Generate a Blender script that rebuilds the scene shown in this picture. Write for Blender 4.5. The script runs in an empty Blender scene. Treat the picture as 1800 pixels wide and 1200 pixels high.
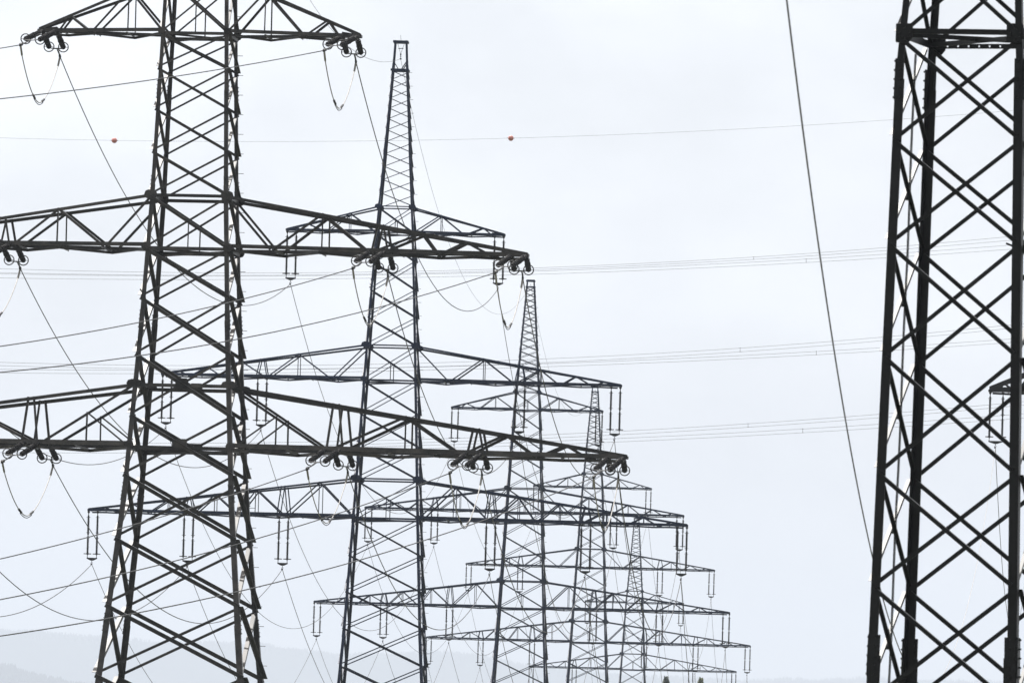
import bpy, math, random
from mathutils import Vector, Matrix, noise

random.seed(11)
scene = bpy.context.scene
COL = scene.collection
R = math.radians

# ------------------------------------------------------------------ camera
EYE = 1.7
FPX = 15000.0                     # focal length in pixels of the 1800 px wide frame (300 mm lens)
PITCH = math.atan(821 / FPX)
ROLL = 0.028
cam_data = bpy.data.cameras.new("camera")
cam_data.sensor_width = 36.0
cam_data.lens = 300.0
cam_data.clip_start = 1.0
cam_data.clip_end = 120000.0
cam_data.dof.use_dof = True
cam_data.dof.focus_distance = 560.0
cam_data.dof.aperture_fstop = 8.0
cam = bpy.data.objects.new("camera", cam_data)
CAM_ROT = Matrix.Rotation(math.pi / 2 + PITCH, 3, 'X') @ Matrix.Rotation(ROLL, 3, 'Z')
cam.matrix_world = Matrix.Translation((0, 0, EYE)) @ CAM_ROT.to_4x4()
COL.objects.link(cam)
scene.camera = cam


def at(x, y, dist):
    """world point seen at pixel (x, y) of the 1800x1200 frame, dist metres down the Y axis"""
    d = CAM_ROT @ Vector((x - 900.0, 600.0 - y, -FPX))
    d *= dist / d.y
    return Vector((d.x, d.y, d.z + EYE))


# ------------------------------------------------------------------ sky, sun, exposure
SUN_AZ, SUN_EL = R(-24), R(61)     # azimuth from +Y towards +X
world = bpy.data.worlds.new("World")
scene.world = world
world.use_nodes = True
nt = world.node_tree
nt.nodes.clear()
w_out = nt.nodes.new("ShaderNodeOutputWorld")
w_bg = nt.nodes.new("ShaderNodeBackground")
sky = nt.nodes.new("ShaderNodeTexSky")
sky.sky_type = 'NISHITA'
sky.sun_disc = False
sky.sun_elevation = SUN_EL
sky.sun_rotation = SUN_AZ
sky.air_density = 1.0
sky.dust_density = 4.0
sky.ozone_density = 1.0
w_tc = nt.nodes.new("ShaderNodeTexCoord")
w_map = nt.nodes.new("ShaderNodeMapping")
w_map.inputs["Scale"].default_value = (22, 22, 40)
w_no = nt.nodes.new("ShaderNodeTexNoise")
w_no.inputs["Scale"].default_value = 1.0
w_no.inputs["Detail"].default_value = 8.0
w_no.inputs["Roughness"].default_value = 0.55
w_ramp = nt.nodes.new("ShaderNodeMapRange")
w_ramp.inputs[1].default_value = 0.35
w_ramp.inputs[2].default_value = 0.7
w_ramp.inputs[3].default_value = 0.88
w_ramp.inputs[4].default_value = 1.15
w_mix = nt.nodes.new("ShaderNodeMix")
w_mix.data_type = 'RGBA'
w_bg.inputs["Strength"].default_value = 0.1
nt.links.new(w_tc.outputs["Generated"], w_map.inputs["Vector"])
nt.links.new(w_map.outputs["Vector"], w_no.inputs["Vector"])
nt.links.new(w_no.outputs["Fac"], w_ramp.inputs[0])
w_mix.inputs["Factor"].default_value = 0.92
# thin cloud scatters forward: bright towards the sun, dim on the far side of the sky
s_dir = Vector((math.sin(SUN_AZ) * math.cos(SUN_EL), math.cos(SUN_AZ) * math.cos(SUN_EL), math.sin(SUN_EL)))
w_dot = nt.nodes.new("ShaderNodeVectorMath")
w_dot.operation = 'DOT_PRODUCT'
w_dot.inputs[1].default_value = s_dir
w_glow = nt.nodes.new("ShaderNodeValToRGB")
w_glow.color_ramp.interpolation = 'EASE'
els = w_glow.color_ramp.elements
els[0].position, els[0].color = 0.30, (0.04, 0.04, 0.045, 1)
els[1].position, els[1].color = 1.0, (1.0, 0.97, 0.93, 1)
e = els.new(0.715)
e.color = (0.455, 0.455, 0.465, 1)
e = els.new(0.775)
e.color = (0.52, 0.535, 0.56, 1)
w_rng = nt.nodes.new("ShaderNodeMapRange")
w_rng.inputs[1].default_value = -1.0
w_rng.inputs[2].default_value = 1.0
w_cl = nt.nodes.new("ShaderNodeVectorMath")
w_cl.operation = 'SCALE'
CLOUD = 8.6
w_mul = nt.nodes.new("ShaderNodeMath")
w_mul.operation = 'MULTIPLY'
w_mul.inputs[1].default_value = CLOUD
nt.links.new(w_ramp.outputs[0], w_mul.inputs[0])
nt.links.new(w_mul.outputs[0], w_cl.inputs["Scale"])
nt.links.new(w_tc.outputs["Generated"], w_dot.inputs[0])
nt.links.new(w_dot.outputs["Value"], w_rng.inputs[0])
nt.links.new(w_rng.outputs[0], w_glow.inputs["Fac"])
nt.links.new(w_glow.outputs["Color"], w_cl.inputs[0])
nt.links.new(w_cl.outputs["Vector"], w_mix.inputs["B"])
nt.links.new(sky.outputs["Color"], w_mix.inputs["A"])
nt.links.new(w_mix.outputs["Result"], w_bg.inputs["Color"])
nt.links.new(w_bg.outputs["Background"], w_out.inputs["Surface"])

sun_data = bpy.data.lights.new("sun", 'SUN')
sun_data.energy = 3.0
sun_data.angle = R(0.5)
sun_data.color = (1.0, 0.97, 0.93)
sun = bpy.data.objects.new("sun", sun_data)
sun.rotation_euler = s_dir.to_track_quat('Z', 'Y').to_euler()
sun.location = (0, 0, 400)
COL.objects.link(sun)

scene.view_settings.view_transform = 'Standard'
scene.view_settings.look = 'None'
scene.view_settings.exposure = 1.23
scene.view_settings.gamma = 1.0
scene.render.engine = 'CYCLES'
scene.cycles.use_denoising = True
scene.cycles.max_bounces = 4
scene.cycles.volume_bounces = 0


# ------------------------------------------------------------------ materials
def material(name, base, var=0.25, rough=0.6, metallic=0.0, scale=3.0, tint=None, spec=0.5, bars=0.0):
    m = bpy.data.materials.new(name)
    m.use_nodes = True
    t = m.node_tree
    b = t.nodes["Principled BSDF"]
    b.inputs["Metallic"].default_value = metallic
    b.inputs["Roughness"].default_value = rough
    b.inputs["Specular IOR Level"].default_value = spec
    tc = t.nodes.new("ShaderNodeTexCoord")
    no = t.nodes.new("ShaderNodeTexNoise")
    no.inputs["Scale"].default_value = scale
    no.inputs["Detail"].default_value = 5.0
    rp = t.nodes.new("ShaderNodeValToRGB")
    lo = [c * (1 - var) for c in base]
    hi = [c * (1 + var) for c in (tint or base)]
    rp.color_ramp.elements[0].position = 0.32
    rp.color_ramp.elements[1].position = 0.68
    rp.color_ramp.elements[0].color = (*lo, 1)
    rp.color_ramp.elements[1].color = (*hi, 1)
    t.links.new(tc.outputs["Object"], no.inputs["Vector"])
    t.links.new(no.outputs["Fac"], rp.inputs["Fac"])
    if bars:
        oi = t.nodes.new("ShaderNodeObjectInfo")
        mr = t.nodes.new("ShaderNodeMapRange")
        mr.inputs[3].default_value = 1 - bars
        mr.inputs[4].default_value = 1 + bars
        sc = t.nodes.new("ShaderNodeVectorMath")
        sc.operation = 'SCALE'
        t.links.new(oi.outputs["Random"], mr.inputs[0])
        t.links.new(rp.outputs["Color"], sc.inputs[0])
        t.links.new(mr.outputs[0], sc.inputs["Scale"])
        t.links.new(sc.outputs["Vector"], b.inputs["Base Color"])
    else:
        t.links.new(rp.outputs["Color"], b.inputs["Base Color"])
    return m


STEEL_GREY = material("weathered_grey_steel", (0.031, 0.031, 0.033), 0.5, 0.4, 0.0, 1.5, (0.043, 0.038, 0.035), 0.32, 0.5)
STEEL_HAZED = material("dark_steel_haze_tinted", (0.007, 0.016, 0.045), 0.3, 0.42, 0.0, 1.5, None, 0.3, 0.3)  # blue of the distance haze is mixed into this base colour
STEEL_DARK = material("dark_painted_steel", (0.006, 0.006, 0.006), 0.35, 0.4, 0.0, 1.5, None, 0.22, 0.3)
CERAMIC = material("brown_glazed_ceramic", (0.010, 0.008, 0.009), 0.3, 0.5, 0.0, 8, None, 0.22)
FITTING = material("galvanised_fitting", (0.022, 0.022, 0.023), 0.3, 0.55, 0.0, 6, None, 0.25)
WIRE_DARK = material("weathered_conductor", (0.03, 0.03, 0.033), 0.25, 0.55, 0.0, 2, None, 0.3)
WIRE_PALE = material("bright_aluminium_conductor", (0.34, 0.32, 0.30), 0.2, 0.5, 0.0, 2)
BALL = material("faded_red_plastic", (0.60, 0.21, 0.17), 0.2, 0.5, 0, 3)
CONCRETE = material("footing_concrete", (0.32, 0.31, 0.29), 0.2, 0.9, 0, 2)
GRASS = material("meadow_grass", (0.05, 0.065, 0.03), 0.4, 0.95, 0, 0.02, (0.075, 0.075, 0.042))
FOREST = material("far_conifer_forest", (0.025, 0.04, 0.028), 0.4, 0.95, 0, 0.004, (0.04, 0.05, 0.03))
HILL = material("far_wooded_hillside", (0.014, 0.022, 0.016), 0.3, 1.0, 0, 0.004, (0.022, 0.028, 0.018), 0.0)
LEAF_DARK = material("dark_foliage", (0.035, 0.05, 0.025), 0.4, 0.7, 0, 0.6)
LEAF_PALE = material("yellow_green_foliage", (0.10, 0.12, 0.04), 0.3, 0.7, 0, 0.6)
BARK = material("bark", (0.06, 0.05, 0.04), 0.3, 0.9, 0, 3)


# ------------------------------------------------------------------ mesh helpers
class MB:
    def __init__(self):
        self.v, self.f = [], []

    def add(self, verts, faces):
        n = len(self.v)
        self.v.extend(tuple(p) for p in verts)
        self.f.extend(tuple(i + n for i in fc) for fc in faces)

    def angle(self, p0, p1, w, t, da, db, w2=None):
        """L-section bar: heel on p0-p1, flanges along da (width w) and db (width w2)"""
        p0, p1 = Vector(p0), Vector(p1)
        a = (p1 - p0).normalized()
        da, db = Vector(da), Vector(db)
        da = (da - a * a.dot(da)).normalized()
        db = (db - a * a.dot(db) - da * da.dot(db)).normalized()
        w2 = w2 or w
        prof = ((0, 0), (w, 0), (w, t), (t, t), (t, w2), (0, w2))
        vs = [p + da * x + db * y for p in (p0, p1) for x, y in prof]
        fs = [(i, (i + 1) % 6, 6 + (i + 1) % 6, 6 + i) for i in range(6)]
        fs += [(0, 1, 2, 3), (0, 3, 4, 5), (6, 7, 8, 9), (6, 9, 10, 11)]
        self.add(vs, fs)

    def bar(self, p0, p1, w, h, side):
        """flat bar, width w along side, thickness h across"""
        p0, p1 = Vector(p0), Vector(p1)
        a = (p1 - p0).normalized()
        s = Vector(side)
        s = (s - a * a.dot(s)).normalized()
        u = a.cross(s)
        vs = [p + s * (x * w / 2) + u * (y * h / 2) for p in (p0, p1) for x, y in ((-1, -1), (1, -1), (1, 1), (-1, 1))]
        self.add(vs, [(0, 1, 2, 3), (4, 5, 6, 7), (0, 1, 5, 4), (1, 2, 6, 5), (2, 3, 7, 6), (3, 0, 4, 7)])

    def plate(self, pts, nrm, th):
        n = Vector(nrm).normalized() * th
        k = len(pts)
        vs = [Vector(p) for p in pts] + [Vector(p) + n for p in pts]
        self.add(vs, [tuple(range(k)), tuple(range(2 * k - 1, k - 1, -1))] +
                 [(i, (i + 1) % k, k + (i + 1) % k, k + i) for i in range(k)])

    def lathe(self, prof, n=8, axis=None, org=(0, 0, 0)):
        """prof: (radius, z) pairs around local z"""
        org = Vector(org)
        vs, fs = [], []
        for r, z in prof:
            for i in range(n):
                q = 2 * math.pi * i / n
                vs.append(org + Vector((r * math.cos(q), r * math.sin(q), z)))
        for j in range(len(prof) - 1):
            for i in range(n):
                fs.append((j * n + i, j * n + (i + 1) % n, (j + 1) * n + (i + 1) % n, (j + 1) * n + i))
        self.add(vs, fs)

    def tube(self, pts, r, n=6, cap=True):
        pts = [Vector(p) for p in pts]
        k = len(pts)
        vs, fs = [], []
        ref = None
        for i, p in enumerate(pts):
            t = (pts[min(i + 1, k - 1)] - pts[max(i - 1, 0)]).normalized()
            if ref is None:
                ref = t.cross(Vector((0, 0, 1)))
                if ref.length < 1e-3:
                    ref = Vector((1, 0, 0))
            s = (ref - t * t.dot(ref)).normalized()
            ref = s
            u = t.cross(s)
            for j in range(n):
                q = 2 * math.pi * j / n
                vs.append(p + s * (r * math.cos(q)) + u * (r * math.sin(q)))
        for i in range(k - 1):
            for j in range(n):
                fs.append((i * n + j, i * n + (j + 1) % n, (i + 1) * n + (j + 1) % n, (i + 1) * n + j))
        if cap:
            fs += [tuple(range(n)), tuple(range((k - 1) * n, k * n))]
        self.add(vs, fs)

    def ring(self, c, r, rt, ax, ay, n=28, m=6):
        c, ax, ay = Vector(c), Vector(ax).normalized(), Vector(ay).normalized()
        az = ax.cross(ay)
        vs, fs = [], []
        for i in range(n):
            q = 2 * math.pi * i / n
            d = ax * math.cos(q) + ay * math.sin(q)
            for j in range(m):
                p = 2 * math.pi * j / m
                vs.append(c + d * (r + rt * math.cos(p)) + az * (rt * math.sin(p)))
        for i in range(n):
            for j in range(m):
                fs.append((i * m + j, i * m + (j + 1) % m, ((i + 1) % n) * m + (j + 1) % m, ((i + 1) % n) * m + j))
        self.add(vs, fs)

    def mesh(self, name, mat, smooth=False):
        me = bpy.data.meshes.new(name)
        me.from_pydata(self.v, [], self.f)
        me.materials.append(mat)
        if smooth:
            for p in me.polygons:
                p.use_smooth = True
        me.update()
        return me

    def build(self, name, mat, parent=None, smooth=False):
        return link(name, self.mesh(name, mat, smooth), parent)


def link(name, data, parent=None):
    o = bpy.data.objects.new(name, data)
    COL.objects.link(o)
    if parent is not None:
        o.parent = parent
    return o


def tag(o, label=None, cat=None, group=None, kind=None):
    if label:
        o["label"] = label
    if cat:
        o["category"] = cat
    if group:
        o["group"] = group
    if kind:
        o["kind"] = kind
    return o


def empty(name, loc, rz=0.0):
    o = link(name, None)
    o.empty_display_size = 0.5
    o.location = loc
    o.rotation_euler = (0, 0, rz)
    return o


def copy_tree(o, parent=None):
    c = o.copy()
    COL.objects.link(c)
    if parent is not None:
        c.parent = parent
    for ch in list(o.children):
        copy_tree(ch, c)
    return c


def interp(tab, z):
    if z <= tab[0][0]:
        return tab[0][1]
    for (a, b), (c, d) in zip(tab, tab[1:]):
        if z <= c:
            return b + (d - b) * (z - a) / (c - a)
    return tab[-1][1]


# ------------------------------------------------------------------ ground
BASES = []          # (x, y, ground height) under every pylon


def ground_z(x, y):
    num, den = 0.0, 1e-7
    for bx, by, bz in BASES + [(0, 0, 0.0)]:
        wgt = math.exp(-((x - bx) ** 2 + (y - by) ** 2) / (2 * 75.0 ** 2))
        num += wgt * bz
        den += wgt
    return num / max(den, 0.3)


def build_ground():
    xs = [-13000, -7000, -3500, -1500, -700] + list(range(-400, 401, 40)) + [700, 1500, 3500, 7000, 13000]
    ys = [-3000, -1200, -500, -200] + list(range(-80, 1701, 40)) + [2000, 2600, 3600, 5500, 9000, 14000, 20000, 28000, 36000, 43000]
    b = MB()
    for y in ys:
        for x in xs:
            b.v.append((x, y, ground_z(x, y) + 0.25 * noise.noise(Vector((x * .01, y * .01, 0)))))
    n = len(xs)
    for j in range(len(ys) - 1):
        for i in range(n - 1):
            b.f.append((j * n + i, j * n + i + 1, (j + 1) * n + i + 1, (j + 1) * n + i))
    tag(b.build("ground", GRASS, None, True), kind="structure")


# ------------------------------------------------------------------ pylons
TIP_H = 0.16          # half depth of an arm at its tip


class Pylon:
    """local frame: x along the crossarms, y along the line (away from the camera), z = 0 at the ground;
    heights in the tables are measured from the bottom chord of the lowest crossarm"""

    def __init__(self, name, label, loc_ref, az, spec, height, mat, group=None, detail=2):
        self.spec, self.H, self.az, self.mat = spec, height, az, mat
        self.ref = Vector(loc_ref)
        self.group = group
        base = Vector((loc_ref[0], loc_ref[1], loc_ref[2] - height))
        self.base = base
        BASES.append(tuple(base))
        self.root = tag(empty(name, base, -az), label, "pylon", group)
        self.build(detail)

    def world(self, x, y, zref):
        c, s = math.cos(self.az), math.sin(self.az)
        return Vector((self.base.x + x * c + y * s, self.base.y - x * s + y * c, self.base.z + self.H + zref))

    def hw(self, z):
        return interp(self.spec["width"], z) / 2

    def small_peak(self, z0, z1):
        b = MB()
        zo = self.H
        for z in (z0, z1):
            h = self.hw(z)
            for p in (-1, 1):
                b.bar((-h - .08, p * h, z + zo), (h + .08, p * h, z + zo), .12, .1, (0, 0, 1))
                b.bar((p * h, -h, z + zo + .01), (p * h, h, z + zo + .01), .11, .09, (0, 0, 1))
        b.plate([(-.42, -.3, z1 + zo + .05), (.42, -.3, z1 + zo + .05), (.42, .3, z1 + zo + .05), (-.42, .3, z1 + zo + .05)], (0, 0, 1), .09)
        b.build("peak_frame", self.mat, self.root)

    def depth(self, arm, s, level):
        z = arm["zt"] if level == 't' else arm["zb"]
        h0 = self.hw(z)
        k = (s - h0) / (arm["L"] - h0)
        return h0 + (TIP_H - h0) * min(max(k, 0), 1)

    def top_z(self, arm, s):
        h0 = self.hw(arm["zt"])
        k = min(max((s - h0) / (arm["L"] - h0), 0), 1)
        return arm["zt"] + (arm["zb"] + arm["tip"] - arm["zt"]) * k

    def build(self, detail):
        sp, H, mat, root = self.spec, self.H, self.mat, self.root
        zo = H
        Z = Vector((0, 0, 1))
        levels = [-H] + [z for z in sp["legs"] if z > -H]
        ztop = levels[-1]
        # legs: four angle sections, heel on the outer corner
        for sx in (-1, 1):
            for sy in (-1, 1):
                b = MB()
                for z0, z1 in zip(levels, levels[1:]):
                    w = interp(sp["legsize"], (z0 + z1) / 2)
                    a = Vector((sx * self.hw(z0), sy * self.hw(z0), z0 + zo))
                    c = Vector((sx * self.hw(z1), sy * self.hw(z1), z1 + zo))
                    b.angle(a, c, w, max(0.016, w * 0.09), (-sx, 0, 0), (0, -sy, 0))
                    # splice plates where two leg lengths meet
                    d = (c - a).normalized()
                    for q in (-1, 1):
                        if z1 < ztop:
                            b.bar(c + d * (-.45) + Vector((-sx * w * .5, sy * .012, 0)), c + d * .45 + Vector((-sx * w * .5, sy * .012, 0)), w * .85, 0.018, (1, 0, 0))
                            b.bar(c + d * (-.45) + Vector((sx * .012, -sy * w * .5, 0)), c + d * .45 + Vector((sx * .012, -sy * w * .5, 0)), w * .85, 0.018, (0, 1, 0))
                            break
                    if z1 < ztop and detail > 1:
                        for k in range(5):
                            q = c + d * (-.4 + .2 * k)
                            for off, ax in ((Vector((sx * .02, -sy * w * .55, 0)), Vector((sx, 0, 0))), (Vector((-sx * w * .55, sy * .02, 0)), Vector((0, sy, 0)))):
                                b.bar(q + off, q + off + ax * .045, .04, .04, (0, 0, 1))
                b.build("leg", mat, root)
                if detail > 0:
                    fb = MB()
                    x, y = sx * self.hw(-H), sy * self.hw(-H)
                    fb.lathe([(0, .35), (.38, .35), (.45, .30), (.5, -1.2), (0, -1.2)], 12, None, (x, y, 0))
                    fb.build("footing", CONCRETE, root)
        # lattice of the four faces, one mesh for each face of each section
        for za, zb_ in sp["sections"]:
            za = max(za, -H)
            pan = [z for z in sp["panels"] if za - .01 <= z <= zb_ + .01]
            if za == -H:
                pan = [-H + .3] + [z for z in pan if z > -H + 1]
            for face in ("front", "back", "left", "right"):
                b = MB()
                for z0, z1 in zip(pan, pan[1:]):
                    big, small = interp(sp["big"], z0), interp(sp["small"], z0)
                    self.xpanel(b, face, z0, z1, big, small, zo, z0 >= sp["zigzag"])
                b.build("bracing", mat, root)
        # horizontal frames of the body
        for zf, w, plan in sp["frames"]:
            b = MB()
            h = self.hw(zf)
            e = 0.03
            c = [Vector((-h, -h - e, zf + zo)), Vector((h, -h - e, zf + zo)), Vector((h, h + e, zf + zo)), Vector((-h, h + e, zf + zo))]
            b.angle(c[0], c[1], w, w * .1, (0, 0, -1), (0, 1, 0))
            b.angle(c[3], c[2], w, w * .1, (0, 0, -1), (0, -1, 0))
            b.angle(c[0] + Vector((-e, .04, -.02)), c[3] + Vector((-e, -.04, -.02)), w, w * .1, (0, 0, -1), (1, 0, 0))
            b.angle(c[1] + Vector((e, .04, -.02)), c[2] + Vector((e, -.04, -.02)), w, w * .1, (0, 0, -1), (-1, 0, 0))
            if plan:
                b.angle(c[0] + Vector((.1, .1, -.06)), c[2] + Vector((-.1, -.1, -.06)), w * .6, w * .06, (0, 0, -1), (1, -1, 0))
                b.angle(c[1] + Vector((-.1, .1, -.16)), c[3] + Vector((.1, -.1, -.16)), w * .6, w * .06, (0, 0, -1), (1, 1, 0))
            b.build("body_frame", mat, root)
        # gusset plates
        for zg, gw, gh in sp["gussets"]:
            h = self.hw(zg)
            for sx in (-1, 1):
                for sy in (-1, 1):
                    b = MB()
                    cx, y = sx * (h - gw * sp.get('gin', .04)), sy * (h + .055)
                    pts = [(cx + gw / 2 * px, y, zg + zo + gh / 2 * pz) for px, pz in
                           sp.get('gshape', ((-1, -.15), (-.7, -.8), (-.2, -1), (.2, -1), (.7, -.8), (1, -.15), (.8, .7), (.35, 1), (-.35, 1), (-.8, .7)))]
                    b.plate(pts, (0, sy, 0), 0.022)
                    if detail > 1:
                        for px, pz in ((-.6, .1), (-.6, -.3), (.6, .1), (.6, -.3), (0, .6), (0, -.6)):
                            q = Vector((cx + gw / 2 * px, y + sy * .022, zg + zo + gh / 2 * pz))
                            b.bar(q, q + Vector((0, sy * .03, 0)), .045, .045, (0, 0, 1))
                    b.build("gusset_plate", mat, root)
        for zg, gw, gh in sp.get("centre_gussets", ()):
            h = self.hw(zg)
            for sy in (-1, 1):
                b = MB()
                y = sy * (h + .075)
                pts = [(gw / 2 * px, y, zg + zo + gh / 2 * pz) for px, pz in
                       ((-1, -.6), (-.8, -1), (.8, -1), (1, -.6), (1, .6), (.8, 1), (-.8, 1), (-1, .6))]
                b.plate(pts, (0, sy, 0), 0.022)
                b.build("gusset_plate", mat, root)
        for zlo, zhi in sp.get("centre_posts", ()):
            for sy in (-1, 1):
                b = MB()
                h = (self.hw(zlo) + self.hw(zhi)) / 2
                b.angle((0, sy * h, zlo + zo), (0, sy * h, zhi + zo), .06, .008, (1, 0, 0), (0, -sy, 0))
                b.build("centre_post", mat, root)
        # climbing bolts on the right back leg
        if detail > 0 and sp.get("steps"):
            z = max(-H + 2.5, -16)
            while z < ztop - 2.2:
                b = MB()
                q = Vector((self.hw(z), self.hw(z) - .05, z + zo))
                b.tube([q, q + Vector((.26, 0, 0))], .014, 6)
                b.build("step_bolt", mat, root)
                z += .95
        for arm in sp.get("arms", ()):
            for side in (-1, 1):
                self.arm(arm, side)
        if sp.get("peak"):
            self.peak(*sp["peak"])

    def corner(self, face, which, z, zo, e):
        """0 = left, 1 = right leg of a face as seen from outside; e = offset outwards"""
        h = self.hw(z)
        g = h - self.spec.get('inset_x', .02)
        p = {"front": ((-g, -h - e), (g, -h - e)), "back": ((g, h + e), (-g, h + e)),
             "left": ((-h - e, g), (-h - e, -g)), "right": ((h + e, -g), (h + e, g))}[face][which]
        return Vector((p[0], p[1], z + zo))

    def xpanel(self, b, face, z0, z1, big, small, zo, single=False):
        n = {"front": Vector((0, -1, 0)), "back": Vector((0, 1, 0)), "left": Vector((-1, 0, 0)), "right": Vector((1, 0, 0))}[face]
        ext = self.spec.get("ext", 0.0)
        dn = Vector((0, 0, -1))
        inset = .06
        # falling diagonal bolted outside the legs, flange outwards; rising one inside, flange inwards
        side = face in ("left", "right")
        big = self.spec.get('side', big) if side else big
        s_out = big if face != "back" else small
        s_in = small if face == "front" else big
        a0, a1 = self.corner(face, 0, z1 - inset, zo, .014), self.corner(face, 1, z0 + inset, zo, .014)
        d = (a1 - a0).normalized() * ext
        b.angle(a0 - d * .4, a1 + d, s_out, max(.009, s_out * .09), dn, n)
        if single:
            return
        c0, c1 = self.corner(face, 1, z1 - inset, zo, -.026), self.corner(face, 0, z0 + inset, zo, -.026)
        b.angle(c0, c1, s_in, max(.009, s_in * .09), dn, -n)

    def arm(self, arm, side):
        sp, mat, zo = self.spec, self.mat, self.H
        zb, zt, L = arm["zb"], arm["zt"], arm["L"]
        X = Vector((side, 0, 0))

        def P(s, level, p, dy=0.0, dz=0.0):
            z = zb if level == 'b' else self.top_z(arm, s)
            return Vector((side * s, p * (self.depth(arm, s, level) + dy), z + zo + dz))
        cb, ct, wb = arm["cb"], arm["ct"], arm["web"]
        # the crossarm itself: bottom lacing, cross struts and the tip plate
        b = MB()
        s = self.hw(zb)
        p = -1
        step = arm.get("lace", 1.9)
        while s < L - .5:
            s2 = min(s + step, L - .15)
            b.angle(P(s, 'b', p, 0, -.05), P(s2, 'b', -p, 0, -.05), wb * 1.15, .01, (0, 0, -1), (side, 0, 0), wb * .8)
            b.angle(P(s2, 'b', p, 0, -.03), P(s2, 'b', -p, 0, -.03), wb * .8, .008, (0, 0, -1), (side, 0, 0))
            s, p = s2, -p
            step = max(step * .95, .8)
        struts = []
        for s, lv, vert in arm["nodes"]:
            if lv == 't' and s < L - 1.5:
                struts.append(s)
        ca = b.build("crossarm", mat, self.root)
        b = MB()
        tipz = zb + zo
        for p in (-1, 1):
            b.plate([(side * (L - .9), p * TIP_H, tipz - .02), (side * (L + .05), p * TIP_H, tipz - .02), (side * (L + .05), p * TIP_H, tipz + .13), (side * (L - .9), p * TIP_H, tipz + arm["tip"] + .06)], (0, -p, 0), .02)
        b.bar((side * (L + .02), -TIP_H - .05, tipz + .06), (side * (L + .02), TIP_H + .05, tipz + .06), .12, .08, (0, 0, 1))
        b.build("tip_plate", mat, ca)
        for s in struts:
            b = MB()
            b.angle(P(s, 't', -1, -.03, -.05), P(s, 't', 1, -.03, -.05), wb * .7, .008, (0, 0, -1), (side, 0, 0))
            b.build("cross_strut", mat, ca)
        for p in (-1, 1):
            c = MB()
            c.angle(P(self.hw(zb) - .12, 'b', p, .035), P(L, 'b', p, .035), cb, cb * .09, (0, 0, 1), (0, -p, 0))
            c.build("bottom_chord", mat, ca)
            c = MB()
            c.angle(P(self.hw(zt) - .12, 't', p, .035), P(L, 't', p, .035), ct, ct * .09, (0, 0, -1), (0, -p, 0))
            c.build("top_chord", mat, ca)
            w = MB()
            for (s0, l0, v0), (s1, l1, v1) in zip(arm["nodes"], arm["nodes"][1:]):
                a, e = P(s0, l0, p, -.02), P(s1, l1, p, -.02)
                w.angle(a, e, wb, .009, (0, 0, -1), (0, -p, 0))
            for s0, l0, v0 in arm["nodes"]:
                if v0:
                    w.angle(P(s0, 't', p, -.035), P(s0, 'b', p, -.035), wb * .62, .007, (side, 0, 0), (0, -p, 0))
            for kind_, sa, sb in arm.get("extra", ()):
                # secondary strut hanging from the middle of the first long diagonal
                a0, a1 = P(arm["nodes"][0][0], 't', p, -.03), P(arm["nodes"][1][0], 'b', p, -.03)
                mid = a0 + (a1 - a0) * ((sa - arm["nodes"][0][0]) / (arm["nodes"][1][0] - arm["nodes"][0][0]))
                w.angle(mid, P(sb, 'b', p, -.03), wb * .62, .007, (side, 0, 0), (0, -p, 0))
            w.build("web_bracing", mat, ca)
        for s0 in arm.get("hangers", ()):
            for p in (-1, 1):
                g = MB()
                for q in (-1, 1):
                    g.angle(P(s0 + q * .08, 't', p, -.04), P(s0 + q * .34, 'b', p, -.04), wb * .85, .009, (side * q, 0, 0), (0, -p, 0))
                g.build("hanger", mat, ca)

    def peak(self, z0, z1):
        """open frame on the very top that carries the earth wire"""
        if z1 - z0 < 1:
            return self.small_peak(z0, z1)
        mat, zo = self.mat, self.H
        b = MB()
        h0, h1 = self.hw(z0), self.hw(z1)
        for p in (-1, 1):
            b.bar((-h1 - .1, p * h1, z1 + zo), (h1 + .1, p * h1, z1 + zo), .16, .12, (0, 0, 1))
            b.bar((-h0 - .1, p * h0, z0 + zo), (h0 + .1, p * h0, z0 + zo), .16, .12, (0, 0, 1))
            zm = z0 + (z1 - z0) * .34
            hm = self.hw(zm)
            b.bar((-hm, p * hm, zm + zo), (-.12, p * h0, z0 + zo + .05), .05, .05, (0, 1, 0))
            b.bar((hm, p * hm, zm + zo), (.12, p * h0, z0 + zo + .05), .07, .07, (0, 1, 0))
        for q in (-1, 1):
            b.bar((q * h1, -h1, z1 + zo + .01), (q * h1, h1, z1 + zo + .01), .14, .1, (0, 0, 1))
            b.bar((q * h0, -h0, z0 + zo + .01), (q * h0, h0, z0 + zo + .01), .14, .1, (0, 0, 1))
        pk = b.build("peak_frame", mat, self.root)
        b = MB()
        b.tube([(-h1 * .6, 0, z1 + zo), (0, 0, z1 + zo - .85)], .012, 5)
        b.tube([(h1 * .6, 0, z1 + zo), (0, 0, z1 + zo - .85)], .012, 5)
        b.bar((-.18, 0, z1 + zo - .45), (.18, 0, z1 + zo - .45), .05, .04, (0, 0, 1))
        b.lathe([(.0, -.8), (.06, -.82), (.05, -.9), (.02, -.95), (.05, -1.0), (.02, -1.06), (.02, -1.12), (.07, -1.14), (.07, -1.22), (0, -1.24)], 6, None, (0, 0, z1 + zo))
        b.build("earth_wire_hanger", mat, pk)
        b = MB()
        b.tube([(0, 0, z1 + zo + .05), (-.05, 0, z1 + zo + .5)], .012, 5)
        b.build("spike", mat, pk)



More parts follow.
